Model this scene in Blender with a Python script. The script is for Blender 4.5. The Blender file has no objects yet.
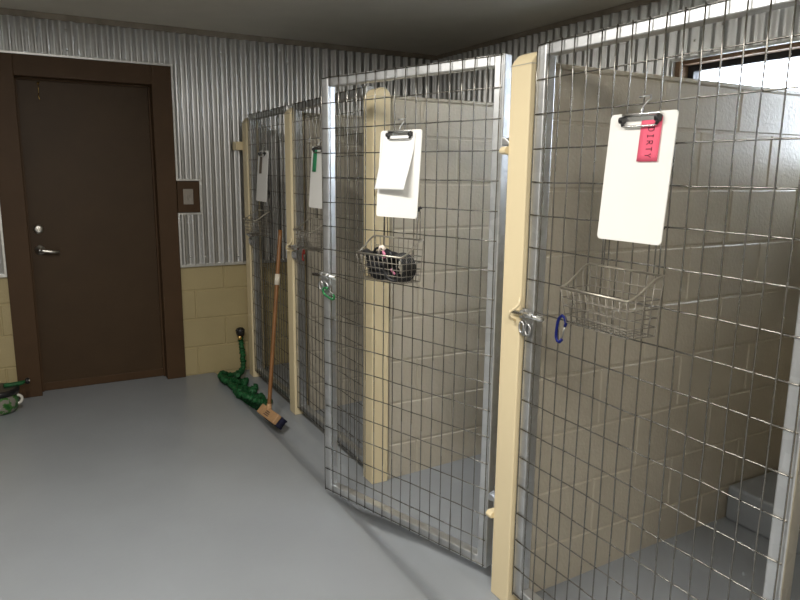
import bpy, bmesh, math, random
from mathutils import Vector, Matrix
random.seed(7)
S = bpy.context.scene
COL = S.collection
PI = math.pi

# ------------------------------------------------------------------ materials
def newmat(name):
    m = bpy.data.materials.new(name); m.use_nodes = True
    nt = m.node_tree
    return m, nt, nt.nodes['Principled BSDF']

def link(nt, a, b): nt.links.new(a, b)

def paint(name, col, rough=.5, metal=0.0, var=.06, scale=6.0, bump=0.0, bscale=120.0, spec=.5, coat=0.0):
    m, nt, b = newmat(name)
    b.inputs['Roughness'].default_value = rough
    b.inputs['Metallic'].default_value = metal
    b.inputs['Specular IOR Level'].default_value = spec
    if coat: b.inputs['Coat Weight'].default_value = coat
    tc = nt.nodes.new('ShaderNodeTexCoord')
    if var:
        n = nt.nodes.new('ShaderNodeTexNoise'); n.inputs['Scale'].default_value = scale; n.inputs['Detail'].default_value = 5
        link(nt, tc.outputs['Object'], n.inputs['Vector'])
        r = nt.nodes.new('ShaderNodeValToRGB')
        r.color_ramp.elements[0].position = .3; r.color_ramp.elements[1].position = .7
        r.color_ramp.elements[0].color = [c * (1 - var) for c in col] + [1]
        r.color_ramp.elements[1].color = [min(1, c * (1 + var)) for c in col] + [1]
        link(nt, n.outputs['Fac'], r.inputs['Fac']); link(nt, r.outputs['Color'], b.inputs['Base Color'])
    else:
        b.inputs['Base Color'].default_value = list(col) + [1]
    if bump:
        n2 = nt.nodes.new('ShaderNodeTexNoise'); n2.inputs['Scale'].default_value = bscale; n2.inputs['Detail'].default_value = 4
        link(nt, tc.outputs['Object'], n2.inputs['Vector'])
        bp = nt.nodes.new('ShaderNodeBump'); bp.inputs['Strength'].default_value = bump; bp.inputs['Distance'].default_value = .004
        link(nt, n2.outputs['Fac'], bp.inputs['Height']); link(nt, bp.outputs['Normal'], b.inputs['Normal'])
    return m

def galv(name, col, rough, var=.12, scale=60, metal=.9):
    m, nt, b = newmat(name)
    b.inputs['Metallic'].default_value = metal
    tc = nt.nodes.new('ShaderNodeTexCoord')
    v = nt.nodes.new('ShaderNodeTexVoronoi'); v.inputs['Scale'].default_value = scale
    link(nt, tc.outputs['Object'], v.inputs['Vector'])
    n = nt.nodes.new('ShaderNodeTexNoise'); n.inputs['Scale'].default_value = 9; n.inputs['Detail'].default_value = 6
    link(nt, tc.outputs['Object'], n.inputs['Vector'])
    mx = nt.nodes.new('ShaderNodeMixRGB'); mx.inputs['Fac'].default_value = .5
    link(nt, v.outputs['Color'], mx.inputs['Color1']); link(nt, n.outputs['Fac'], mx.inputs['Color2'])
    bw = nt.nodes.new('ShaderNodeRGBToBW'); link(nt, mx.outputs['Color'], bw.inputs['Color'])
    r = nt.nodes.new('ShaderNodeValToRGB')
    r.color_ramp.elements[0].position = .25; r.color_ramp.elements[1].position = .75
    r.color_ramp.elements[0].color = [c * (1 - var) for c in col] + [1]
    r.color_ramp.elements[1].color = [min(1, c * (1 + var)) for c in col] + [1]
    link(nt, bw.outputs['Val'], r.inputs['Fac']); link(nt, r.outputs['Color'], b.inputs['Base Color'])
    mr = nt.nodes.new('ShaderNodeMapRange'); mr.inputs['To Min'].default_value = rough * .8; mr.inputs['To Max'].default_value = rough * 1.25
    link(nt, n.outputs['Fac'], mr.inputs['Value']); link(nt, mr.outputs['Result'], b.inputs['Roughness'])
    return m

M = {}
M['floor'] = paint('floor_epoxy', (.278, .297, .318), .32, var=.05, scale=2.2, bump=.10, bscale=45)
M['ceiling'] = paint('ceiling_paint', (.60, .56, .47), .8, var=.03)
M['block'] = paint('tan_block_paint', (.43, .352, .19), .42, var=.04, scale=4, bump=.35, bscale=90)
M['partition'] = paint('greige_block_paint', (.50, .455, .37), .36, var=.05, scale=3, bump=.45, bscale=80)
M['grey_wall'] = paint('grey_block_paint', (.50, .50, .49), .5, var=.03, scale=3)
M['tan'] = paint('cream_post_paint', (.75, .635, .41), .38, var=.025, scale=3)
M['brown'] = paint('brown_door_paint', (.060, .036, .018), .5, var=.08, scale=5, bump=.08, spec=.25)
M['brown_trim'] = paint('brown_casing_paint', (.072, .040, .019), .55, var=.08, scale=5, bump=.1, spec=.25)
M['wood_trim'] = paint('weathered_trim', (.27, .23, .18), .7, var=.2, scale=12)
M['reveal'] = paint('stained_window_jamb', (.16, .095, .05), .6, var=.2, scale=14)
M['corr'] = paint('corrugated_zinc', (.58, .58, .575), .30, metal=.88, var=.04, scale=3)
M['jtrim'] = galv('bright_metal_trim', (.70, .70, .68), .38, .08, 50, metal=.75)
M['galv'] = galv('galvanised_tube', (.70, .71, .72), .40, .10, 30, metal=.95)
M['wire'] = galv('galvanised_wire', (.27, .26, .24), .26, .12, 90, metal=1.0)
M['steel'] = galv('bright_steel', (.52, .52, .52), .34, .06, 40, metal=1.0)
M['chrome'] = paint('chrome', (.8, .8, .78), .22, metal=1, var=0)
M['nickel'] = paint('satin_nickel', (.78, .76, .71), .38, metal=1, var=0)
M['basket'] = galv('basket_wire', (.25, .23, .195), .42, .08, 60, metal=.7)
M['basket_rim'] = galv('basket_rim_wire', (.46, .425, .36), .34, .08, 60, metal=.9)
M['white'] = paint('white_plastic', (.86, .85, .82), .42, var=.015)
M['paper'] = paint('white_paper', (.90, .90, .90), .85, var=.01)
M['red'] = paint('red_card', (.80, .12, .20), .75, var=.03)
M['greennote'] = paint('green_card', (.03, .26, .11), .75, var=.03)
M['tannote'] = paint('buff_card', (.16, .13, .10), .8, var=.03)
M['ink'] = paint('black_ink', (.015, .012, .02), .7, var=0)
M['black'] = paint('black_plastic', (.012, .012, .013), .35, var=0)
M['blackweb'] = paint('black_webbing', (.012, .012, .015), .75, var=.3, scale=90, bump=.4, bscale=260)
M['pink'] = paint('pink_webbing', (.62, .22, .34), .7, var=.1, scale=60)
M['cream'] = paint('cream_fabric', (.80, .70, .62), .7, var=.1, scale=60)
M['blue'] = paint('blue_anodised', (.012, .022, .21), .28, metal=.6, var=0)
M['green'] = paint('green_anodised', (.03, .22, .07), .28, metal=.5, var=0)
M['redm'] = paint('red_anodised', (.32, .035, .025), .35, metal=.4, var=0)
M['hose'] = paint('green_hose', (.006, .085, .022), .6, var=.35, scale=40, bump=.5, bscale=140)
M['handle'] = paint('varnished_handle', (.235, .105, .035), .4, var=.2, scale=9)
M['block_wood'] = paint('bare_wood', (.44, .26, .13), .6, var=.12, scale=30)
M['bristle'] = paint('navy_bristle', (.012, .013, .045), .8, var=.3, scale=80)
M['tape'] = paint('white_tape', (.66, .60, .50), .6, var=.06)
M['brass'] = paint('brass', (.85, .60, .22), .25, metal=1, var=0)
M['frame'] = paint('black_window_frame', (.014, .014, .016), .4, var=0)
M['enamel'] = paint('white_enamel', (.68, .66, .60), .35, var=.03)
M['plate'] = paint('grey_switch_plate', (.34, .31, .27), .38, metal=.35, var=.03)

def leafpattern():
    m, nt, b = newmat('leaf_pattern_enamel')
    tc = nt.nodes.new('ShaderNodeTexCoord')
    v = nt.nodes.new('ShaderNodeTexVoronoi'); v.inputs['Scale'].default_value = 16
    n = nt.nodes.new('ShaderNodeTexNoise'); n.inputs['Scale'].default_value = 22; n.inputs['Detail'].default_value = 3
    link(nt, tc.outputs['Object'], v.inputs['Vector']); link(nt, tc.outputs['Object'], n.inputs['Vector'])
    r = nt.nodes.new('ShaderNodeValToRGB'); r.color_ramp.interpolation = 'CONSTANT'
    e = r.color_ramp.elements
    e[0].position = 0; e[0].color = (.018, .10, .018, 1)
    e[1].position = .46; e[1].color = (.05, .16, .03, 1)
    k = e.new(.56); k.color = (.24, .225, .19, 1)
    link(nt, n.outputs['Fac'], r.inputs['Fac']); link(nt, r.outputs['Color'], b.inputs['Base Color'])
    b.inputs['Roughness'].default_value = .3
    return m
M['leaf'] = leafpattern()

def glassmat():
    m, nt, b = newmat('window_glass')
    b.inputs['Base Color'].default_value = (1, 1, 1, 1)
    b.inputs['Roughness'].default_value = 0.0
    b.inputs['Transmission Weight'].default_value = 1.0
    b.inputs['IOR'].default_value = 1.02
    return m
M['glass'] = glassmat()

# ------------------------------------------------------------------ mesh builder
class MB:
    def __init__(s): s.bm = bmesh.new()
    def box(s, lo, hi, mat=None):
        x0, y0, z0 = lo; x1, y1, z1 = hi
        if x0 > x1: x0, x1 = x1, x0
        if y0 > y1: y0, y1 = y1, y0
        if z0 > z1: z0, z1 = z1, z0
        P = [(x0,y0,z0),(x1,y0,z0),(x1,y1,z0),(x0,y1,z0),(x0,y0,z1),(x1,y0,z1),(x1,y1,z1),(x0,y1,z1)]
        vs = [s.bm.verts.new(mat @ Vector(p) if mat else p) for p in P]
        for f in ((3,2,1,0),(4,5,6,7),(0,1,5,4),(1,2,6,5),(2,3,7,6),(3,0,4,7)):
            s.bm.faces.new([vs[i] for i in f])
        return s
    def tube(s, pts, r, seg=8, closed=False, cap=True, flat=1.0, up=None):
        pts = [Vector(p) for p in pts]
        n = len(pts); rings = []
        rr = r if isinstance(r, (list, tuple)) else [r] * n
        prev = None
        for i, p in enumerate(pts):
            if closed: t = pts[(i + 1) % n] - pts[i - 1]
            elif i == 0: t = pts[1] - pts[0]
            elif i == n - 1: t = pts[-1] - pts[-2]
            else: t = (pts[i + 1] - p).normalized() + (p - pts[i - 1]).normalized()
            if t.length < 1e-9: t = Vector((0, 0, 1))
            t.normalize()
            if up is not None: a = Vector(up)
            elif prev is not None: a = prev
            else: a = Vector((0, 0, 1)) if abs(t.z) < .9 else Vector((1, 0, 0))
            a = a - t * a.dot(t)
            if a.length < 1e-6: a = t.orthogonal()
            a.normalize(); b = t.cross(a); prev = a
            rings.append([s.bm.verts.new(p + (a * math.cos(2*PI*k/seg) + b * math.sin(2*PI*k/seg) * flat) * rr[i]) for k in range(seg)])
        m = n if closed else n - 1
        for i in range(m):
            A, B = rings[i], rings[(i + 1) % n]
            for k in range(seg):
                f = s.bm.faces.new((A[k], A[(k+1) % seg], B[(k+1) % seg], B[k])); f.smooth = True
        if cap and not closed:
            s.bm.faces.new(rings[0][::-1]); s.bm.faces.new(rings[-1])
        return s
    def prism(s, poly, axis, d0, d1):
        """closed outline poly (2-D) extruded along axis from d0 to d1"""
        def mk(p, d):
            if axis == 'x': return (d, p[0], p[1])
            if axis == 'y': return (p[0], d, p[1])
            return (p[0], p[1], d)
        A = [s.bm.verts.new(mk(p, d0)) for p in poly]; B = [s.bm.verts.new(mk(p, d1)) for p in poly]
        n = len(poly)
        s.bm.faces.new(A[::-1]); s.bm.faces.new(B)
        for i in range(n): s.bm.faces.new((A[i], A[(i+1) % n], B[(i+1) % n], B[i]))
        return s
    def lathe(s, prof, c, axis=Vector((0, 0, 1)), seg=24):
        axis = Vector(axis).normalized(); a = axis.orthogonal().normalized(); b = axis.cross(a); c = Vector(c)
        rings = []
        for r, h in prof:
            rings.append([s.bm.verts.new(c + axis * h + (a * math.cos(2*PI*k/seg) + b * math.sin(2*PI*k/seg)) * max(r, 1e-5)) for k in range(seg)])
        for i in range(len(rings) - 1):
            A, B = rings[i], rings[i + 1]
            for k in range(seg):
                f = s.bm.faces.new((A[k], A[(k+1) % seg], B[(k+1) % seg], B[k])); f.smooth = True
        s.bm.faces.new(rings[0][::-1]); s.bm.faces.new(rings[-1])
        return s
    def xf(s, mat):
        bmesh.ops.transform(s.bm, matrix=mat, verts=s.bm.verts); return s
    def build(s, name, mat, parent=None, bevel=0, smooth=None, segs=2):
        bmesh.ops.recalc_face_normals(s.bm, faces=s.bm.faces)
        me = bpy.data.meshes.new(name); s.bm.to_mesh(me); s.bm.free()
        o = bpy.data.objects.new(name, me); COL.objects.link(o)
        me.materials.append(M[mat])
        if smooth:
            for p in me.polygons: p.use_smooth = True
        if parent: o.parent = parent
        if bevel:
            bv = o.modifiers.new('bevel', 'BEVEL'); bv.width = bevel; bv.segments = segs; bv.limit_method = 'ANGLE'; bv.angle_limit = math.radians(40)
        return o

def tag(o, label, cat, group=None):
    o['label'] = label; o['category'] = cat
    if group: o['group'] = group
    return o
def thing(name, label, cat, loc=(0, 0, 0), rz=0.0, group=None):
    o = bpy.data.objects.new(name, None); COL.objects.link(o)
    o.location = loc; o.rotation_euler = (0, 0, rz); o.empty_display_size = .1
    return tag(o, label, cat, group)
def struct(o):
    o['kind'] = 'structure'; return o
def copy_tree(o, parent=None, same=True):
    c = o.copy(); COL.objects.link(c)
    if parent: c.parent = parent
    for ch in list(o.children): copy_tree(ch, c)
    return c

# ------------------------------------------------------------------ key dimensions (metres)
XR = 2.494          # wall behind the kennels
XL = -1.75          # wall on the other side of the aisle
YB = -6.6           # wall behind the viewer
ZC = 2.339          # ceiling
XP = .88            # front of the partition posts
XG = .895           # plane of the gate wires
ZG = .790           # bottom of the corrugated cladding
GZ0 = .041          # bottom of the gate wires
GH = 1.756
POSTS = [(-.205, -.11), (-1.058, -.966), (-2.096, -2.0), (-3.12, -3.026), (-4.150, -4.060)]

def smoothstep(t): t = max(0, min(1, t)); return t * t * (3 - 2 * t)

# ------------------------------------------------------------------ floor with its shallow drain channel
FP = [(XL - .2, 0), (.0, 0), (.60, 0), (.648, -.001), (.660, -.004), (.674, -.015), (.692, -.029), (.735, -.063), (.757, -.069), (.780, -.063),
      (.808, -.043), (.834, -.021), (.86, -.013), (.95, -.012), (1.2, 0), (1.6, .016), (2.0, .022), (XR + .2, .026)]
def floor_z(x):
    for (a, za), (b, zb) in zip(FP, FP[1:]):
        if a <= x <= b: return za + (zb - za) * (x - a) / (b - a)
    return 0
b = MB()
ys = [YB - .1, -5, -4, -3, -2, -1, .2]
cols = [[b.bm.verts.new((x, y, z)) for (x, z) in FP] for y in ys]
for i in range(len(ys) - 1):
    for j in range(len(FP) - 1):
        b.bm.faces.new((cols[i][j], cols[i][j+1], cols[i+1][j+1], cols[i+1][j])).smooth = True
bb = [[b.bm.verts.new((x, y, -.2)) for x in (XL - .2, XR + .2)] for y in (YB - .1, .2)]
b.bm.faces.new((bb[0][0], bb[1][0], bb[1][1], bb[0][1]))
struct(b.build('floor', 'floor'))

struct(MB().box((XL - .2, YB - .1, ZC), (XR + .2, .2, ZC + .12)).build('ceiling', 'ceiling'))

# ------------------------------------------------------------------ concrete block faces
def block_face(mb, org, u, v, n, w, h, phase=0.0, z0=0.0, bl=.406, ch=.2032, g=.0035, d=.0045):
    """real blocks with sunk joints on the plane org + a*u + b*v, facing n"""
    org, u, v, n = map(Vector, (org, u, v, n))
    k = 0; z = z0
    while z > 0: z -= ch
    r = 0
    def quad(a0, b0, a1, b1):
        a0 = max(0, a0); b0 = max(0, b0); a1 = min(w, a1); b1 = min(h, b1)
        if a1 - a0 < .012 or b1 - b0 < .012: return
        c = d * 1.0
        o = [(a0, b0), (a1, b0), (a1, b1), (a0, b1)]
        i = [(a0 + g, b0 + g), (a1 - g, b0 + g), (a1 - g, b1 - g), (a0 + g, b1 - g)]
        i2 = [(a0 + g + c, b0 + g + c), (a1 - g - c, b0 + g + c), (a1 - g - c, b1 - g - c), (a0 + g + c, b1 - g - c)]
        O = [mb.bm.verts.new(org + u*p + v*q - n*d) for p, q in o]
        I = [mb.bm.verts.new(org + u*p + v*q - n*d) for p, q in i]
        J = [mb.bm.verts.new(org + u*p + v*q) for p, q in i2]
        for a in range(4):
            e = (a + 1) % 4
            mb.bm.faces.new((O[a], O[e], I[e], I[a])); mb.bm.faces.new((I[a], I[e], J[e], J[a]))
        mb.bm.faces.new(J)
    while z < h:
        a = -phase - (bl / 2 if r % 2 else 0)
        while a < w:
            quad(a, z, a + bl, z + ch); a += bl
        z += ch; r += 1

def corr_sheet(mb, org, u, n, w, z0, z1, off=0.0, pitch=.0665, amp=.0115):
    """corrugated sheet standing on the wall plane; crests run upright"""
    org, u, n = map(Vector, (org, u, n)); up = Vector((0, 0, 1))
    N = max(2, int(round(w / pitch * 12)))
    A = []; B = []
    for i in range(N + 1):
        a = w * i / N
        s = math.sin(2 * PI * (a + off) / pitch)
        p = org + u * a + n * (amp + .002 + amp * s)
        A.append(mb.bm.verts.new(p + up * z0)); B.append(mb.bm.verts.new(p + up * z1))
    for i in range(N):
        mb.bm.faces.new((A[i], A[i+1], B[i+1], B[i])).smooth = True

# ------------------------------------------------------------------ wall_far with door
DX0, DX1, DZ = -.4435, .3268, 1.9713
CX0, CX1, CZ = -.576, .4502, 2.0923
b = MB()
b.box((XL - .2, .006, -.2), (DX0 - .02, .16, ZC)).box((DX1 + .02, .006, -.2), (XR + .2, .16, ZC)).box((DX0 - .02, .006, DZ + .02), (DX1 + .02, .16, ZC))
block_face(b, (CX1 - .05, .0, 0), (1, 0, 0), (0, 0, 1), (0, -1, 0), XR - CX1 + .05, ZG + .02, phase=.26)
block_face(b, (XL, .0, 0), (1, 0, 0), (0, 0, 1), (0, -1, 0), CX0 + .05 - XL, ZG + .02, phase=.1)
wf = struct(b.build('wall_far', 'block'))
sw0, sw1, sz0, sz1 = CX1, .600, 1.150, 1.362
ztop = ZC - .034
b = MB()
corr_sheet(b, (sw1, 0, 0), (1, 0, 0), (0, -1, 0), XR - sw1, ZG, ztop)
corr_sheet(b, (CX1, 0, 0), (1, 0, 0), (0, -1, 0), sw1 - CX1, sz1, ztop, off=CX1 - sw1)
corr_sheet(b, (CX1, 0, 0), (1, 0, 0), (0, -1, 0), sw1 - CX1, ZG, sz0, off=CX1 - sw1)
corr_sheet(b, (CX0, 0, 0), (1, 0, 0), (0, -1, 0), CX1 - CX0, CZ, ztop, off=CX0 - sw1)
corr_sheet(b, (XL, 0, 0), (1, 0, 0), (0, -1, 0), CX0 - XL, ZG, ztop, off=XL - sw1)
b.build('corrugated_cladding', 'corr', wf)
b = MB(); T = .014
b.box((CX1, -.024, ZG - .012), (XR, -.001, ZG + .008)).box((XL, -.024, ZG - .012), (CX0, -.001, ZG + .008))
b.box((CX0 - .002, -.026, CZ), (CX1 + T, -.001, CZ + T))
b.box((CX1, -.025, ZG), (CX1 + T, -.001, sz0 - .0)).box((CX1, -.025, sz1), (CX1 + T, -.001, CZ))
b.box((CX0 - T, -.025, ZG), (CX0, -.001, CZ))
b.box((CX1, -.026, sz1), (sw1 + T, -.001, sz1 + T)).box((CX1, -.026, sz0 - T), (sw1 + T, -.001, sz0)).box((sw1, -.0255, sz0 - T), (sw1 + T, -.001, sz1 + T))
b.build('metal_edge_trim', 'jtrim', wf, bevel=.002)
for i, (x, z) in enumerate([(-.148, 2.14), (-.148, 2.25), (.78, 2.2), (.85, .84), (1.24, 2.18), (.52, .85), (.62, .845)]):
    MB().lathe([(.007, 0), (.007, .003), (.004, .006), (.0, .007)], (x, -.0195, z), (0, -1, 0), 10).build('screw', 'chrome', wf)

# ceiling trims
struct(MB().box((XL, -.026, ZC - .036), (XR, -.0005, ZC)).build('trim_1', 'wood_trim', bevel=.003))
struct(MB().box((XR - .026, YB, ZC - .030), (XR - .0005, -.026, ZC)).build('trim_2', 'wood_trim', bevel=.003))

# door
d = bpy.data.objects.new('door_1', None); COL.objects.link(d); d.location = ((DX0 + DX1) / 2, 0, 0); struct(d)
inv = Matrix.Translation((-(DX0 + DX1) / 2, 0, 0))
b = MB()
b.box((CX0, -.022, 0), (DX0, .0, CZ)).box((DX1, -.022, 0), (CX1, .0, CZ)).box((DX0, -.022, DZ), (DX1, .0, CZ))
b.xf(inv).build('casing', 'brown_trim', d, bevel=.003)
b = MB()
b.box((DX0 - .02, .0005, 0), (DX0, .13, DZ + .02)).box((DX1, .0005, 0), (DX1 + .02, .13, DZ + .02)).box((DX0, .0005, DZ), (DX1, .13, DZ + .02))
b.box((DX0, .062, 0.001), (DX0 + .012, .10, DZ)).box((DX1 - .012, .062, .001), (DX1, .10, DZ)).box((DX0, .062, DZ - .012), (DX1, .10, DZ))
b.xf(inv).build('door_jamb', 'brown_trim', d, bevel=.002)
slab = MB().box((DX0 + .004, .085, .012), (DX1 - .004, .128, DZ - .004)).xf(inv).build('door_slab', 'brown', d, bevel=.002)
MB().box((DX0 + .001, .078, .0008), (DX1 - .001, .130, .055)).xf(inv).build('door_sweep', 'brown_trim', d, bevel=.003)
hx, hz = -.385, .925
b = MB()
b.lathe([(.031, 0), (.031, .006), (.026, .012), (.014, .016), (.012, .05), (.0, .05)], (hx, .085, hz), (0, -1, 0), 24)
b.tube([(hx, .037, hz), (hx + .02, .034, hz - .002), (hx + .06, .033, hz - .008), (hx + .108, .036, hz - .012)], [.011, .0115, .010, .0095], 12)
b.xf(inv).build('door_handle', 'nickel', d)
b = MB()
b.lathe([(.030, 0), (.030, .006), (.024, .014), (.016, .018), (.0, .018)], (hx, .085, hz + .133), (0, -1, 0), 24)
b.box((hx - .004, .058, hz + .117), (hx + .004, .068, hz + .149))
b.xf(inv).build('deadbolt', 'nickel', d)
b = MB()
b.tube([(-.318, .080, 1.945), (-.318, .079, 1.885)], .0022, 6)
b.tube([(-.318, .079, 1.885), (-.322, .071, 1.868), (-.318, .066, 1.852), (-.312, .072, 1.845)], .003, 6)
b.lathe([(.008, 0), (.008, .004), (.0, .006)], (-.318, .085, 1.945), (0, -1, 0), 10)
b.xf(inv).build('coat_hook', 'brass', d)

# light switch on its wood block
t = thing('light_switch', 'grey switch plate on a square brown block beside the brown door', 'switch', (.525, 0, 1.256))
MB().box((-.072, -.030, -.103), (.073, -.001, .104)).build('backing_block', 'brown_trim', t, bevel=.003)
MB().box((-.036, -.035, -.050), (.030, -.030, .054)).build('switch_plate', 'plate', t, bevel=.003)
MB().box((-.010, -.044, -.016), (.004, -.035, .012)).build('toggle', 'plate', t, bevel=.002)

# ------------------------------------------------------------------ wall_right with window
WY0, WY1, WZ0, WZ1 = -3.50, -2.285, 1.45, 1.995
b = MB()
b.box((XR + .006, YB - .1, -.2), (XR + .16, WY0, ZC)).box((XR + .006, WY1, -.2), (XR + .16, .16, ZC))
b.box((XR + .006, WY0, WZ1), (XR + .16, WY1, ZC)).box((XR + .006, WY0, -.2), (XR + .16, WY1, WZ0))
block_face(b, (XR, YB, 0), (0, 1, 0), (0, 0, 1), (-1, 0, 0), -YB, ZG + .02, phase=.1)
wr = struct(b.build('wall_right', 'block'))
b = MB()
U = (0, -1, 0); Nn = (-1, 0, 0)
corr_sheet(b, (XR, 0, 0), U, Nn, -WY1, ZG, ZC - .028, off=.03)
corr_sheet(b, (XR, WY1, 0), U, Nn, WY1 - WY0, WZ1, ZC - .028, off=.03 - WY1)
corr_sheet(b, (XR, WY1, 0), U, Nn, WY1 - WY0, ZG, WZ0, off=.03 - WY1)
corr_sheet(b, (XR, WY0, 0), U, Nn, WY0 - YB, ZG, ZC - .028, off=.03 - WY0)
b.build('corrugated_cladding', 'corr', wr)
b = MB()
b.box((XR - .026, WY1, WZ0 - T), (XR - .001, WY1 + .02, WZ1 + T)).box((XR - .026, WY0 - .02, WZ0 - T), (XR - .001, WY0, WZ1 + T))
b.box((XR - .026, WY0, WZ1), (XR - .001, WY1, WZ1 + T)).box((XR - .026, WY0, WZ0 - T), (XR - .001, WY1, WZ0))
b.box((XR - .024, YB, ZG - .012), (XR - .001, 0, ZG + .008))
b.build('metal_edge_trim', 'jtrim', wr, bevel=.002)
for y, z in [(-2.55, 2.13), (-2.86, 2.2), (-2.40, 2.08), (-1.9, 2.2)]:
    MB().lathe([(.007, 0), (.007, .003), (.004, .006), (.0, .007)], (XR - .0195, y, z), (-1, 0, 0), 10).build('screw', 'chrome', wr)
w = bpy.data.objects.new('window_1', None); COL.objects.link(w); w.location = (XR, (WY0 + WY1) / 2, WZ0); struct(w)
wi = Matrix.Translation((-XR, -(WY0 + WY1) / 2, -WZ0))
b = MB()
b.box((XR - .005, WY1 - .03, WZ0), (XR + .15, WY1, WZ1)).box((XR - .005, WY0, WZ0), (XR + .15, WY0 + .03, WZ1))
b.box((XR - .005, WY0 + .03, WZ1 - .018), (XR + .15, WY1 - .03, WZ1)).box((XR - .012, WY0 + .03, WZ0), (XR + .15, WY1 - .03, WZ0 + .018))
b.xf(wi).build('window_jamb', 'reveal', w, bevel=.002)
b = MB(); fy0, fy1, fz0, fz1 = WY0 + .03, WY1 - .03, WZ0 + .018, WZ1 - .018
for (p, q) in (((XR + .055, fy0, fz0), (XR + .10, fy0 + .035, fz1)), ((XR + .055, fy1 - .035, fz0), (XR + .10, fy1, fz1)),
               ((XR + .055, fy0 + .035, fz1 - .03), (XR + .10, fy1 - .035, fz1)), ((XR + .055, fy0 + .035, fz0), (XR + .10, fy1 - .035, fz0 + .03))):
    b.box(p, q)
b.xf(wi).build('window_frame', 'frame', w, bevel=.002)
MB().box((XR + .076, fy0 + .035, fz0 + .03), (XR + .080, fy1 - .035, fz1 - .03)).xf(wi).build('window_pane', 'glass', w)

# wall_left and wall_back close the room
b = MB(); b.box((XL - .16, YB - .1, -.2), (XL - .005, .16, ZC))
block_face(b, (XL, 0, 0), (0, -1, 0), (0, 0, 1), (1, 0, 0), -YB, ZC, phase=.2)
wl = struct(b.build('wall_left', 'grey_wall'))
b = MB(); b.box((XL - .16, YB - .16, -.2), (XR + .16, YB - .005, ZC))
block_face(b, (XL, YB, 0), (1, 0, 0), (0, 0, 1), (0, 1, 0), XR - XL, ZG + .02, phase=.2)
wb = struct(b.build('wall_back', 'block'))
b = MB(); corr_sheet(b, (XL + .03, YB, 0), (1, 0, 0), (0, 1, 0), XR - XL - .06, ZG, ZC); b.build('corrugated_cladding', 'corr', wb)

# ------------------------------------------------------------------ partitions
ZS, ZW = 1.752, 1.757
def partition(i, label, wall=True):
    y0, y1 = POSTS[i]; yc = (y0 + y1) / 2
    t = thing('kennel_partition' if wall else 'kennel_post', label, 'partition' if wall else 'post', (XP, yc, floor_z(XP)), 0, 'kennel partitions' if wall else None)
    z0 = 0.0
    h = (y1 - y0) / 2
    top = ZS - floor_z(XP)
    # post: side profile with a rounded head
    D = .084
    prof = [(0, 0), (D, 0), (D, top), (.079, top + .015), (.066, top + .028), (.052, top + .034), (.036, top + .034), (.022, top + .027), (.008, top + .012), (0, top)]
    MB().prism(prof, 'y', -h, h).build('end_post', 'tan', t, bevel=.005, segs=3)
    # moulded joint just below the head
    MB().box((-.0015, -h - .0012, top - .0045), (D + .001, h + .0012, top - .0020)).build('cap_seam', 'partition', t)
    if wall:
        x0 = D + .009; x1 = XR - XP - .024
        b = MB()
        yf = -.040   # face towards the viewer
        zb = -.006
        b.box((x0, yf + .006, zb), (x1, -yf - .006, ZW - .02))
        block_face(b, (x0, yf, 0), (1, 0, 0), (0, 0, 1), (0, -1, 0), x1 - x0, ZW - floor_z(XP) - .012, phase=.12 + .07 * i, z0=-.026)
        block_face(b, (x0, -yf, 0), (1, 0, 0), (0, 0, 1), (0, 1, 0), x1 - x0, ZW - floor_z(XP) - .012, phase=.12 + .07 * i, z0=-.026)
        b.build('block_wall', 'partition', t)
        b = MB().box((x0, -.043, ZW - floor_z(XP) - .014), (x1, .043, ZW - floor_z(XP)))
        b.build('wall_coping', 'partition', t, bevel=.004)
    # latch catch: bent strap on the front edge nearest the viewer
    if i > 0:
        zc = 1.0 - floor_z(XP)
        b = MB()
        b.tube([(-.004, -h - .002, zc + .055), (-.006, -h - .003, zc + .036), (-.014, -h + .002, zc + .024), (-.027, -h + .014, zc + .010), (-.028, -h + .020, zc - .004), (-.018, -h + .024, zc - .016), (.004, -h + .022, zc - .024)], .0042, 8)
        b.build('latch_catch', 'tan', t)
    # hinge lugs towards the gate hung on this post
    if i == 3:
        for zh in (1.508, .285):
            b = MB()
            b.prism([(-.004 + .0, zh - .018), (.030, zh - .018), (.030, zh + .006), (-.006, zh + .006), (-.016, zh - .004), (-.014, zh - .014)], 'y', h - .002, h + .026)
            b.xf(Matrix.Translation((0, 0, -floor_z(XP)))).build('hinge_lug', 'tan', t, bevel=.003)
    return t
partition(1, 'tan kennel partition behind the leaning broom, with narrow post')
partition(2, 'tan kennel partition seen through the open gate, round-topped post')
partition(3, 'large tan kennel partition between the open gate and the near closed gate')
partition(4, 'kennel partition just past the hinge side of the near closed gate')
t = partition(0, 'slim tan post against the corrugated wall, behind the green hose', wall=False)
tag(MB().box((.835, -.108, 1.572), (.935, -.026, 1.628)).build('spacer_block', 'tan', bevel=.003), 'short tan wood block joining the slim post to the corrugated wall', 'block')

# raised grey sleeping platforms at the back of the kennels
def platform(i, label):
    ya = POSTS[i][0] - .0; yb = POSTS[i + 1][1]
    yc = (ya + yb) / 2; hw = (ya - yb) / 2 - .004
    hw += .006
    o = MB().box((-.224, -hw, 0), (.224, hw, .15)).build('sleeping_platform', 'floor', bevel=.012, segs=3)
    o.location = (2.243, yc, floor_z(2.02) + .0005)
    tag(o, label, 'platform', 'grey platforms at the back of the kennels')
platform(0, 'low grey platform behind the farthest kennel gate')
platform(1, 'low grey platform behind the kennel gate with the green note')
platform(2, 'low grey platform at the back of the open kennel')
platform(3, 'low grey platform at the back of the nearest kennel')

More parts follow.
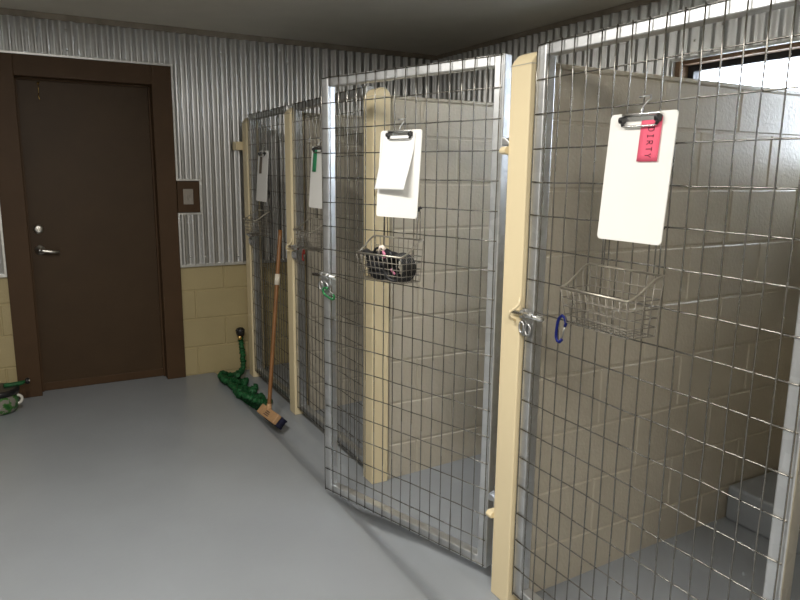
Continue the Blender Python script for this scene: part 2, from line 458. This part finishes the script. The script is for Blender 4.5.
# ------------------------------------------------------------------ kennel gates
def make_gate(label, y_latch=None, width=.857, loc=None, rz=-PI / 2):
    L, H = width, GH
    if loc is None: loc = (XG, y_latch, GZ0)
    t = thing('kennel_gate', label, 'gate', loc, rz, 'wire mesh kennel gates')
    e = .010; tb = .040; y0, y1 = .0022, .0422
    def rail(nm, lo, hi): MB().box(lo, hi).build(nm, 'galv', t, bevel=.004, segs=2)
    rail('stile', (-e, y0, -e), (-e + tb, y1, H + .004))
    rail('stile', (L + e - tb, y0, -e), (L + e, y1, H + .004))
    rail('top_rail', (-e + tb, y0, H + .004 - .036), (L + e - tb, y1, H + .004))
    rail('bottom_rail', (-e + tb, y0, -e), (L + e - tb, y1, -e + .036))
    b = MB(); r = .00205
    nh = 18; nv = int(round(L / .0504))
    for i in range(nh + 1):
        z = H * i / nh
        pts = [(-.004 + (L + .008) * k / 12, -.0005 + random.uniform(-.0006, .0006), z + random.uniform(-.0012, .0012)) for k in range(13)]
        b.tube(pts, r, 6)
    for i in range(nv + 1):
        x = L * i / nv
        pts = [(x + random.uniform(-.001, .001), -.0042 + random.uniform(-.0006, .0006), -.004 + (H + .008) * k / 14) for k in range(15)]
        b.tube(pts, r, 6)
    b.build('wire_mesh', 'wire', t)
    # sliding latch on the free side, hinges on the other
    zl = 1.0 - GZ0 + .005
    b = MB()
    b.box((-.006, -.012, zl - .070), (.048, -.0085, zl + .018))
    b.box((-.003, -.026, zl - .012), (.006, -.0085, zl + .013)).box((.036, -.026, zl - .012), (.045, -.0085, zl + .013))
    b.tube([(.030 + .013 * math.cos(a), -.018, zl - .045 + .018 * math.sin(a)) for a in [2*PI*k/14 for k in range(14)]], .0035, 8, closed=True)
    b.tube([(.000 + .010 * math.cos(a), -.018, zl - .042 + .018 * math.sin(a)) for a in [2*PI*k/14 for k in range(14)]], .0035, 8, closed=True)
    lp = b.build('latch_plate', 'steel', t, bevel=.0015)
    b = MB()
    b.tube([(-.046, -.020, zl + .001), (.097, -.020, zl + .001)], .0078, 12)
    b.tube([(.060, -.020, zl + .001), (.060, -.034, zl + .006), (.064, -.040, zl + .012)], .005, 8)
    b.build('latch_bolt', 'chrome', t)
    for zh in (1.516, .293):
        z = zh - GZ0
        b = MB()
        b.prism([(L + e - .002, z + .004), (L + e + .030, z + .004), (L + e + .024, z + .016), (L + e + .012, z + .026), (L + e - .002, z + .030)], 'y', .004, .036)
        b.tube([(L + e + .018, .018, z - .028), (L + e + .018, .018, z + .020)], .0065, 10)
        b.build('hinge', 'steel', t, bevel=.002)
    return t
G3U = Vector((.30799, -.95139, 0)); G3A = Vector((.6345, -2.1285, GZ0)); G3R = math.atan2(-.95139, .30799)
G1 = make_gate('farthest closed wire gate, beside the corrugated wall', -.217, .735)
G2 = make_gate('closed wire gate behind the hung green note', -1.074, .905)
G3 = make_gate('wire gate swung open into the aisle', None, .8646, tuple(G3A), G3R)
G4 = make_gate('nearest closed wire gate, with the red note hung on it', -3.133, .857)

# ------------------------------------------------------------------ hung things, in gate coordinates (x along gate, -y towards aisle)
def on_gate(o, g, x, y, z):
    o.location = g.matrix_basis @ Vector((x, y, z - GZ0)); o.rotation_euler = g.rotation_euler
for g in (G1, G2, G3, G4):
    g.matrix_basis = Matrix.Translation(g.location) @ Matrix.Rotation(g.rotation_euler.z, 4, 'Z')

CW, CHh = .204, .312
def rounded(w, h, r, n=5):
    P = []
    for cx, cz, a0 in ((w/2 - r, h/2 - r, 0), (-w/2 + r, h/2 - r, 90), (-w/2 + r, -h/2 + r, 180), (w/2 - r, -h/2 + r, 270)):
        for k in range(n + 1):
            a = math.radians(a0 + 90 * k / n); P.append((cx + r * math.cos(a), cz + r * math.sin(a)))
    return P
TILT = math.radians(4.2)
def make_clipboard():
    t = thing('clipboard', '', 'clipboard', group='white clipboards on the gates')
    # origin: middle of the top edge; board hangs down, foot leaning out
    R = Matrix.Rotation(-TILT, 4, 'X')
    b = MB().prism(rounded(CW, CHh, .011), 'y', -.0018, .0018).xf(R @ Matrix.Translation((0, 0, -CHh/2)))
    b.build('board', 'white', t, bevel=.0006, segs=1)
    b = MB()
    b.box((-.056, -.0048, -.020), (.056, -.0018, -.003))
    b.tube([(-.058, -.008, -.005), (.058, -.008, -.005)], .0036, 10)
    b.tube([(-.055, -.0095, -.020), (-.053, -.0095, -.0315), (-.040, -.0095, -.0335), (.040, -.0095, -.0335), (.053, -.0095, -.0315), (.055, -.0095, -.020)], .0030, 10)
    cl = b.xf(R).build('clip', 'chrome', t, bevel=.0008)
    for sx in (-1, 1):
        b = MB()
        b.tube([(sx * .049, -.010, -.017), (sx * .061, -.010, -.017)], .0085, 12)
        b.tube([(sx * .056, -.010, -.020), (sx * .051, -.010, -.032)], .0042, 8)
        b.xf(R).build('clip_spring', 'black', cl)
    b = MB()
    b.tube([(0, -.006, -.010), (.001, -.009, .004), (0, -.004, .012), (.004, .004, .024), (.010, .010, .032), (.013, .006, .040), (.006, -.004, .037), (-.010, -.006, .036)], .0022, 8)
    b.build('hanging_hook', 'steel', t)
    return t
cb4 = make_clipboard(); on_gate(cb4, G4, .415, -.0150, 1.579)
tag(cb4, 'large white clipboard holding the red note', 'clipboard', 'white clipboards on the gates')
cb3 = copy_tree(cb4); on_gate(cb3, G3, .450, -.0150, 1.581); tag(cb3, 'white clipboard with a curling white sheet, on the open gate', 'clipboard', 'white clipboards on the gates')
cb2 = copy_tree(cb4); on_gate(cb2, G2, .420, -.0150, 1.560); tag(cb2, 'white clipboard holding the green note', 'clipboard', 'white clipboards on the gates')
cb1 = copy_tree(cb4); on_gate(cb1, G1, .355, -.0150, 1.556); tag(cb1, 'white clipboard holding the dark buff note, on the farthest gate', 'clipboard', 'white clipboards on the gates')

def sheet(name, mat, w, h, pts, x0=0.0, nx=8):
    """thin curled sheet: pts = list of (y, z) down its length"""
    b = MB(); A = []
    for (y, z) in pts: A.append([b.bm.verts.new((x0 + w * (k / nx - .5), y, z)) for k in range(nx + 1)])
    for i in range(len(pts) - 1):
        for k in range(nx): b.bm.faces.new((A[i][k], A[i][k+1], A[i+1][k+1], A[i+1][k])).smooth = True
    o = b.build(name, mat)
    so = o.modifiers.new('thick', 'SOLIDIFY'); so.thickness = .0004; so.offset = -1
    return o
def tilt(y, z): return (y * math.cos(TILT) + z * math.sin(TILT), z * math.cos(TILT) - y * math.sin(TILT))

# white sheet on the open gate, its foot curling off the board
b = MB(); A = []; ny, nx = 20, 12
for i in range(ny + 1):
    v = i / ny; row = []
    for k in range(nx + 1):
        u = k / nx - .5
        lift = .0035 + .026 * max(0, v - .15) ** 1.6 + .022 * max(0, v - .25) * (u + .5) - .012 * max(0, v - .8) * (u + .5)
        x = -.006 + .160 * u - .010 * v
        z = -.010 - .203 * v + .010 * v * (u + .5) * 0
        y, zz = tilt(-lift, z); row.append(b.bm.verts.new((x, y, zz)))
    A.append(row)
for i in range(ny):
    for k in range(nx): b.bm.faces.new((A[i][k], A[i][k+1], A[i+1][k+1], A[i+1][k])).smooth = True
o = b.build('paper_sheet', 'paper'); on_gate(o, G3, .450, -.0150, 1.581)
so = o.modifiers.new('thick', 'SOLIDIFY'); so.thickness = .0004; so.offset = -1
tag(o, 'white paper sheet curling away from the clipboard on the open gate', 'paper')

# notes
def note(mat, w, h, xc, g, gx, gz, label):
    pts = [tilt(-.0042 - .0015 * (k / 6), -.014 - h * k / 6) for k in range(7)]
    o = sheet('paper_note', mat, w, h, pts, xc, 4); on_gate(o, g, gx, -.0150, gz)
    return tag(o, label, 'note')
red = note('red', .0615, .103, .032, G4, .415, 1.579, 'red paper note reading DIRTY downwards, under the clip')
note('greennote', .050, .115, -.046, G2, .420, 1.560, 'narrow green paper note on a white clipboard')
note('tannote', .050, .125, -.030, G1, .355, 1.556, 'dark buff paper note on the farthest clipboard')
# hand lettering, reading downwards with letter tops to the right
STR = {'D': [[(0, 0), (0, 1)], [(-.15, 1), (.35, 1), (.6, .75), (.6, .25), (.35, 0), (-.15, 0)]],
       'I': [[(.3, 0), (.3, 1)], [(.05, 1), (.55, 1)], [(.05, 0), (.55, 0)]],
       'R': [[(0, 0), (0, 1), (.45, 1), (.6, .8), (.5, .55), (0, .5)], [(.2, .5), (.65, 0)]],
       'T': [[(.3, 0), (.3, 1)], [(-.05, 1), (.65, 1)]],
       'Y': [[(0, 1), (.3, .5), (.65, 1)], [(.3, .5), (.3, 0)]]}
b = MB(); hh = .0175; adv = .0152
for i, c in enumerate('DIRTY'):
    for st in STR[c]:
        P = []
        for (px, pz) in st:
            lx = .026 + pz * hh * .95; lz = -.0385 - i * adv - px * hh * .70
            y, z = tilt(-.0042 - .0015 * (-lz / .105) - .0006, lz); P.append((lx, y, z))
        b.tube(P, .00075, 6, flat=1)
b.build('lettering', 'ink', red)

# wire baskets
def make_basket():
    t = thing('wire_basket', '', 'basket', group='wire baskets on the gates')
    # origin: middle of the back rim; x along gate, -y to the aisle
    W0, W1 = .122, .113; yb, yf = -.008, -.118; zb, zf = 0.0, -.055; r = .0034
    BW0, BW1 = .112, .104; byb, byf, bz = -.012, -.100, -.150
    def side(sx):
        P = []
        for k in range(13):
            v = k / 12; s = v * v * (3 - 2 * v)
            P.append((sx * (W0 + (W1 - W0) * v), yb + (yf - yb) * v, zb + (zf - zb) * s))
        return P
    Lp, Rp = side(-1), side(1)
    b = MB(); b.tube(Rp + Lp[::-1], r, 10, closed=True); b.build('rim', 'basket_rim', t)
    b = MB(); g = .0014
    def lerp(a, c, v): return tuple(a[i] + (c[i] - a[i]) * v for i in range(3))
    # upright wires: front and back, running under the floor as one hoop
    for k in range(11):
        u = -1 + 2 * k / 10
        b.tube([(u * W0, yb, zb), (u * BW0, byb, bz), (u * BW1, byf, bz), (u * W1, yf, zf)], g, 6)
    # side uprights
    for sx, P in ((-1, Lp), (1, Rp)):
        for k in (3, 6, 9):
            v = k / 12; b.tube([P[k], (sx * (BW0 + (BW1 - BW0) * v), byb + (byf - byb) * v, bz)], g, 6)
    # level wires
    for k in range(1, 7):
        z = bz + (-.012 - bz) * (k - 1) / 6 + .0
        q = (z - bz) / (zb - bz); qf = (z - bz) / (zf - bz)
        xb = BW0 + (W0 - BW0) * q; yy = byb + (yb - byb) * q
        if qf <= .98:
            xf = BW1 + (W1 - BW1) * qf; yyf = byf + (yf - byf) * qf
            b.tube([(-xb, yy, z), (xb, yy, z), (xf, yyf, z), (-xf, yyf, z)], g, 6, closed=True)
        else:
            b.tube([(-xb, yy, z), (xb, yy, z)], g, 6)
    for k in range(1, 4):
        y = byb + (byf - byb) * k / 4; b.tube([(-BW0, y, bz), (BW0, y, bz)], g, 6)
    b.build('wire_grid', 'basket', t)
    for sx in (-.066, .098):
        b = MB()
        for dx in (-.0075, .0075):
            b.tube([(sx + dx, -.0085, -.004), (sx + dx * .95, -.0085, .06), (sx + dx * .8, -.0085, .100)], .0017, 6)
        b.tube([(sx - .006, -.0085, .100), (sx, -.0085, .107), (sx + .006, -.0085, .100)], .0017, 6)
        h = b.build('hanger', 'wire', t)
        MB().tube([(sx, -.0085, .103), (sx + .004, -.012, .112), (sx + .010, -.012, .116), (sx + .016, -.012, .113)], [.004, .0055, .0055, .003], 8).build('hook_tip', 'black', h)
    return t
bk4 = make_basket(); on_gate(bk4, G4, .387, 0, 1.193)
BG = 'wire baskets on the gates'
tag(bk4, 'empty wire basket under the clipboard with the red note', 'basket', BG)
bk3 = copy_tree(bk4); on_gate(bk3, G3, .437, 0, 1.193); tag(bk3, 'wire basket holding the black leash, on the open gate', 'basket', BG)
bk2 = copy_tree(bk4); on_gate(bk2, G2, .413, 0, 1.190); tag(bk2, 'wire basket under the clipboard with the green note', 'basket', BG)
bk1 = copy_tree(bk4); on_gate(bk1, G1, .330, 0, 1.185); tag(bk1, 'wire basket on the farthest gate, under its clipboard', 'basket', BG)

# black leash heaped in the open gate's basket
t = thing('dog_leash', 'black coiled leash with pink trim in the basket on the open gate', 'leash')
on_gate(t, G3, .437, 0, 1.190)
b = MB(); rnd = random.Random(3)
for k in range(13):
    # folded hanks of strap lying along the basket
    z = -.138 + .0066 * k; ph = rnd.uniform(0, 6)
    y0 = -.056 + .016 * math.sin(k * 2.1); P = []
    for a in range(26):
        A = 2 * PI * a / 26
        P.append((-.030 + (.060 + .010 * math.sin(k * 1.7)) * math.cos(A) + .004 * math.sin(3*A + ph), y0 + .026 * math.sin(A), z + .004 * math.sin(2*A + ph)))
    b.tube(P, .0085, 6, closed=True, flat=.45, up=(0, 0, 1))
b.build('strap', 'blackweb', t)
b = MB()
for k in range(7):
    R = .044 + .0012 * k; P = []
    for a in range(28):
        A = 2 * PI * a / 28
        P.append((.062 + R * math.cos(A) * .92, -.098 + .0085 * k + .010 * math.cos(A), -.098 + R * math.sin(A) * .98))
    b.tube(P, .0050, 8, closed=True)
b.build('cord_coil', 'black', t)
b = MB()
b.tube([(-.096, -.090, -.054), (-.086, -.092, -.052), (-.058, -.092, -.064), (-.036, -.088, -.070)], [.013, .016, .015, .011], 10)
b.build('grip', 'black', t)
b = MB()
b.tube([(-.060, -.085, -.060), (-.040, -.090, -.035), (-.015, -.090, -.026), (.006, -.088, -.040)], .0048, 8)
b.tube([(-.03, -.06, -.055), (-.004, -.07, -.034), (.022, -.075, -.040), (.035, -.085, -.060)], .0048, 8)
b.build('loop', 'black', t)
b = MB(); b.tube([(-.006, -.085, -.048), (.004, -.095, -.040), (.014, -.098, -.050), (.016, -.100, -.064)], .007, 8, flat=.5)
b.build('pink_trim', 'pink', t); b = MB()
b.tube([(.050, -.100, -.102), (.062, -.103, -.108), (.072, -.103, -.116)], .005, 8, flat=.5)
b.build('pink_trim', 'pink', t)
b = MB(); b.tube([(-.022, -.090, -.048), (-.012, -.096, -.026), (.002, -.096, -.023), (.012, -.094, -.034)], .007, 8, flat=.55)
b.build('pale_tag', 'cream', t)

# carabiners
def carabiner(mat, label, h=.075):
    t = thing('carabiner', label, 'carabiner')
    w = h * .42; b = MB()
    P = [(-w*.5, 0, h*.20), (-w*.42, 0, h*.36), (-w*.1, 0, h*.5), (w*.28, 0, h*.46), (w*.5, 0, h*.28), (w*.42, 0, h*.16)]
    Q = [(w*.30, 0, -h*.36), (w*.10, 0, -h*.49), (-w*.2, 0, -h*.5), (-w*.42, 0, -h*.38)]
    b.tube(P[::-1] + [(-w*.5, 0, -h*.2)] + Q[::-1], .0046, 10); b.build('hook_body', mat, t)
    MB().tube([(w*.43, 0, h*.14), (w*.30, 0, -h*.34)], .0020, 8).build('spring_gate', 'steel', t)
    return t
c = carabiner('blue', 'blue carabiner hooked on the nearest gate beside its latch', .080); on_gate(c, G4, .163, -.006, .990); c.rotation_euler.y = math.radians(8)
c = carabiner('green', 'green carabiner hanging from the latch of the open gate', .075); on_gate(c, G3, .058, -.026, .936); c.rotation_euler.y = math.radians(-70)
c = carabiner('redm', 'dull red carabiner on the gate behind the open one', .060); on_gate(c, G2, .150, -.008, .975); c.rotation_euler.y = math.radians(10)

# ------------------------------------------------------------------ broom
hb = Vector((.712, -1.075, .052)); ht = Vector((.861, -.915, 1.092))
t = thing('broom', 'wooden push broom with navy bristles leaning on the far gates', 'broom', (hb.x, hb.y, floor_z(hb.x)))
io = Matrix.Translation(-Vector(t.location))
ax = (ht - hb).normalized()
MB().tube([hb + ax * (k / 20) * (ht - hb).length for k in range(21)], .0118, 12).xf(io).build('handle', 'handle', t)
pm = hb + (ht - hb) * .725
MB().tube([pm - ax * .032, pm + ax * .032], .0155, 12).xf(io).build('tape_label', 'tape', t)
# head: long axis along the aisle, bristles pointing down and towards the gates
u = Vector((.10, -.985, -.0)).normalized(); dn = Vector((.62, .06, -.62)).normalized(); dn = (dn - u * dn.dot(u)).normalized(); nr = u.cross(dn)
F = Matrix(((u.x, nr.x, dn.x, 0), (u.y, nr.y, dn.y, 0), (u.z, nr.z, dn.z, 0), (0, 0, 0, 1)))
hc = Vector((.702, -1.105, .040))
HM = io @ Matrix.Translation(hc) @ F
hd = MB().box((-.115, -.030, -.014), (.115, .030, .014)).xf(HM).build('head_block', 'block_wood', t, bevel=.006, segs=3)
b = MB(); rnd = random.Random(5)
for i in range(30):
    for j in range(7):
        x = -.106 + .212 * i / 29; y = -.024 + .048 * j / 6
        b.tube([(x, y, .010), (x * 1.02 + rnd.uniform(-.002, .002), y * 1.15 + rnd.uniform(-.002, .002), .062 + rnd.uniform(-.003, .002))], [.0040, .0046], 5)
b.xf(HM).build('bristles', 'bristle', t)
b = MB()
for k in range(3): b.box((-.03 + .004 * k, -.016 + .011 * k, -.0148), (.035 - .006 * k, -.011 + .011 * k, -.0138))
b.xf(HM).build('stamped_mark', 'ink', hd)
b = MB(); b.lathe([(.015, 0), (.018, .02), (.015, .05), (.0135, .06)], hb - ax * .02, ax, 14); b.xf(io).build('socket', 'block_wood', t)

# ------------------------------------------------------------------ green hose
t = thing('garden_hose', 'ruffled green garden hose heaped on the floor by the slim post', 'hose', (.72, -.45, 0))
io = Matrix.Translation((-.72, .45, 0))
rnd = random.Random(11)
def ruffle(P, r0):
    """dense path with a gathered, bumpy radius"""
    Q = []; R = []
    pts = [Vector(p) for p in P]
    L = []
    for i in range(len(pts) - 1):
        n = max(2, int((pts[i+1] - pts[i]).length / .006))
        for k in range(n): L.append(pts[i].lerp(pts[i+1], k / n))
    L.append(pts[-1])
    for i, p in enumerate(L):
        Q.append(p + Vector((rnd.uniform(-.0035, .0035), rnd.uniform(-.0035, .0035), rnd.uniform(-.0025, .0025)))); R.append(r0 * (1 + .30 * math.sin(i * 1.9) + rnd.uniform(-.12, .12)))
    return Q, R
P = []
N = 260
for i in range(N + 1):
    v = i / N
    yc = -.19 - .53 * (.5 - .5 * math.cos(v * PI * 3.0)) * 1.0
    A = v * 2 * PI * 15
    # loops run back and forth across the heap, contained between the aisle edge and the posts
    cx = .725 + .012 * math.sin(v * 9)
    wx = .066 + .016 * math.sin(v * 23)
    x = cx + wx * math.cos(A); y = yc + .075 * math.sin(A * .93 + .4)
    z = floor_z(x) + .022 + .050 * v * (.5 + .5 * math.sin(A * .61 + 1)) + .012 * math.sin(v * 41)
    P.append((x, y, max(z, floor_z(x) + .019)))
Q, R = ruffle(P, .0175)
MB()
b = MB(); b.tube(Q, R, 8)
b.xf(io).build('coiled_length', 'hose', t)
Q, R = ruffle([(.755, -.25, .035), (.80, -.17, .030), (.835, -.10, .03), (.846, -.078, .08), (.842, -.07, .15), (.838, -.066, .22), (.836, -.064, .262)], .0175)
b = MB(); b.tube(Q, R, 8); b.xf(io).build('upright_length', 'hose', t)
b = MB(); b.lathe([(.018, 0), (.024, .012), (.030, .03), (.032, .055), (.022, .068), (.0, .07)], (.836, -.064, .258), (-.05, -.1, 1), 16)
b.tube([(.830, -.07, .300), (.812, -.085, .318), (.800, -.088, .308)], [.012, .011, .009], 10)
b.xf(io).build('nozzle', 'black', t)
MB().lathe([(.010, 0), (.012, .006), (.012, .028), (.0, .03)], (.822, -.097, .248), (-.05, -.15, 1), 12).xf(io).build('brass_fitting', 'brass', t)

# ------------------------------------------------------------------ small patterned pot by the door
t = thing('patterned_pot', 'small white pot with green leaf pattern and dark rim, left of the door', 'pot', (-.680, -.235, 0))
b = MB(); b.lathe([(.080, .0), (.098, .012), (.110, .05), (.110, .095), (.104, .118), (.098, .126), (.090, .126), (.095, .11), (.095, .03), (.0, .025)], (0, 0, 0.0005), (0, 0, 1), 36); b.build('body', 'leaf', t)
b = MB(); b.lathe([(.105, .112), (.116, .116), (.118, .136), (.113, .146), (.098, .148), (.0, .146)], (0, 0, 0), (0, 0, 1), 36); b.build('dark_rim', 'black', t)
b = MB(); b.tube([(.100 + .026 * math.sin(a), -.030, .075 + .026 * math.cos(a)) for a in [PI * k / 10 for k in range(11)]], .0085, 10); b.build('ring_handle', 'enamel', t)
t2 = thing('hose_nozzle', 'green hose nozzle with dark round end lying across the patterned pot', 'nozzle', (-.585, -.20, .134))
MB().tube([(-.06, -.02, .018), (-.01, -.01, .016), (.030, .0, .018), (.060, .012, .024)], [.014, .016, .013, .009], 12).build('barrel', 'hose', t2)
b = MB(); b.lathe([(.010, -.004), (.019, .0), (.019, .014), (.010, .018), (.0, .016)], (.060, .012, .024), (.9, -.35, .12), 16); b.build('round_end', 'black', t2)
MB().lathe([(.006, 0), (.006, .004), (.0, .005)], (.074, .0065, .0265), (.9, -.35, .12), 12).build('pale_opening', 'enamel', t2)

# ------------------------------------------------------------------ lights
def area(name, loc, rot, sx, sy, power, col):
    l = bpy.data.lights.new(name, 'AREA'); l.shape = 'RECTANGLE'; l.size = sx; l.size_y = sy; l.energy = power; l.color = col
    o = bpy.data.objects.new(name, l); COL.objects.link(o); o.location = loc; o.rotation_euler = rot
    return o
area('ceiling_lamp', (-.36, -2.92, ZC - .03), (0, 0, 0), .10, 1.2, 42, (1.0, .96, .89))
area('ceiling_lamp', (-.35, -5.35, ZC - .03), (0, 0, 0), .50, 1.2, 60, (1.0, .95, .87))
wd = bpy.data.worlds.new('world'); S.world = wd; wd.use_nodes = True
bg = wd.node_tree.nodes['Background']; bg.inputs['Color'].default_value = (.78, .88, 1, 1); bg.inputs['Strength'].default_value = 12.5

# ------------------------------------------------------------------ camera
cx, cy, cz, yaw, pitch, roll, f = -.4400, -4.7315, 1.4284, 28.9698, -10.6767, .6454, 671.92
ya, pi_, ro = map(math.radians, (yaw, pitch, roll))
fw = Vector((math.sin(ya) * math.cos(pi_), math.cos(ya) * math.cos(pi_), math.sin(pi_)))
r = Vector((math.cos(ya), -math.sin(ya), 0)); u = r.cross(fw)
r2 = r * math.cos(ro) + u * math.sin(ro); u2 = -r * math.sin(ro) + u * math.cos(ro)
cam = bpy.data.cameras.new('camera'); co = bpy.data.objects.new('camera', cam); COL.objects.link(co)
co.matrix_world = Matrix(((r2.x, u2.x, -fw.x, cx), (r2.y, u2.y, -fw.y, cy), (r2.z, u2.z, -fw.z, cz), (0, 0, 0, 1)))
cam.sensor_fit = 'HORIZONTAL'; cam.sensor_width = 36; cam.lens = f * 36 / 800; cam.clip_start = .02
S.camera = co
S.view_settings.view_transform = 'Standard'; S.view_settings.look = 'None'; S.view_settings.gamma = 1
S.view_settings.exposure = 0.10
S.view_settings.use_curve_mapping = False
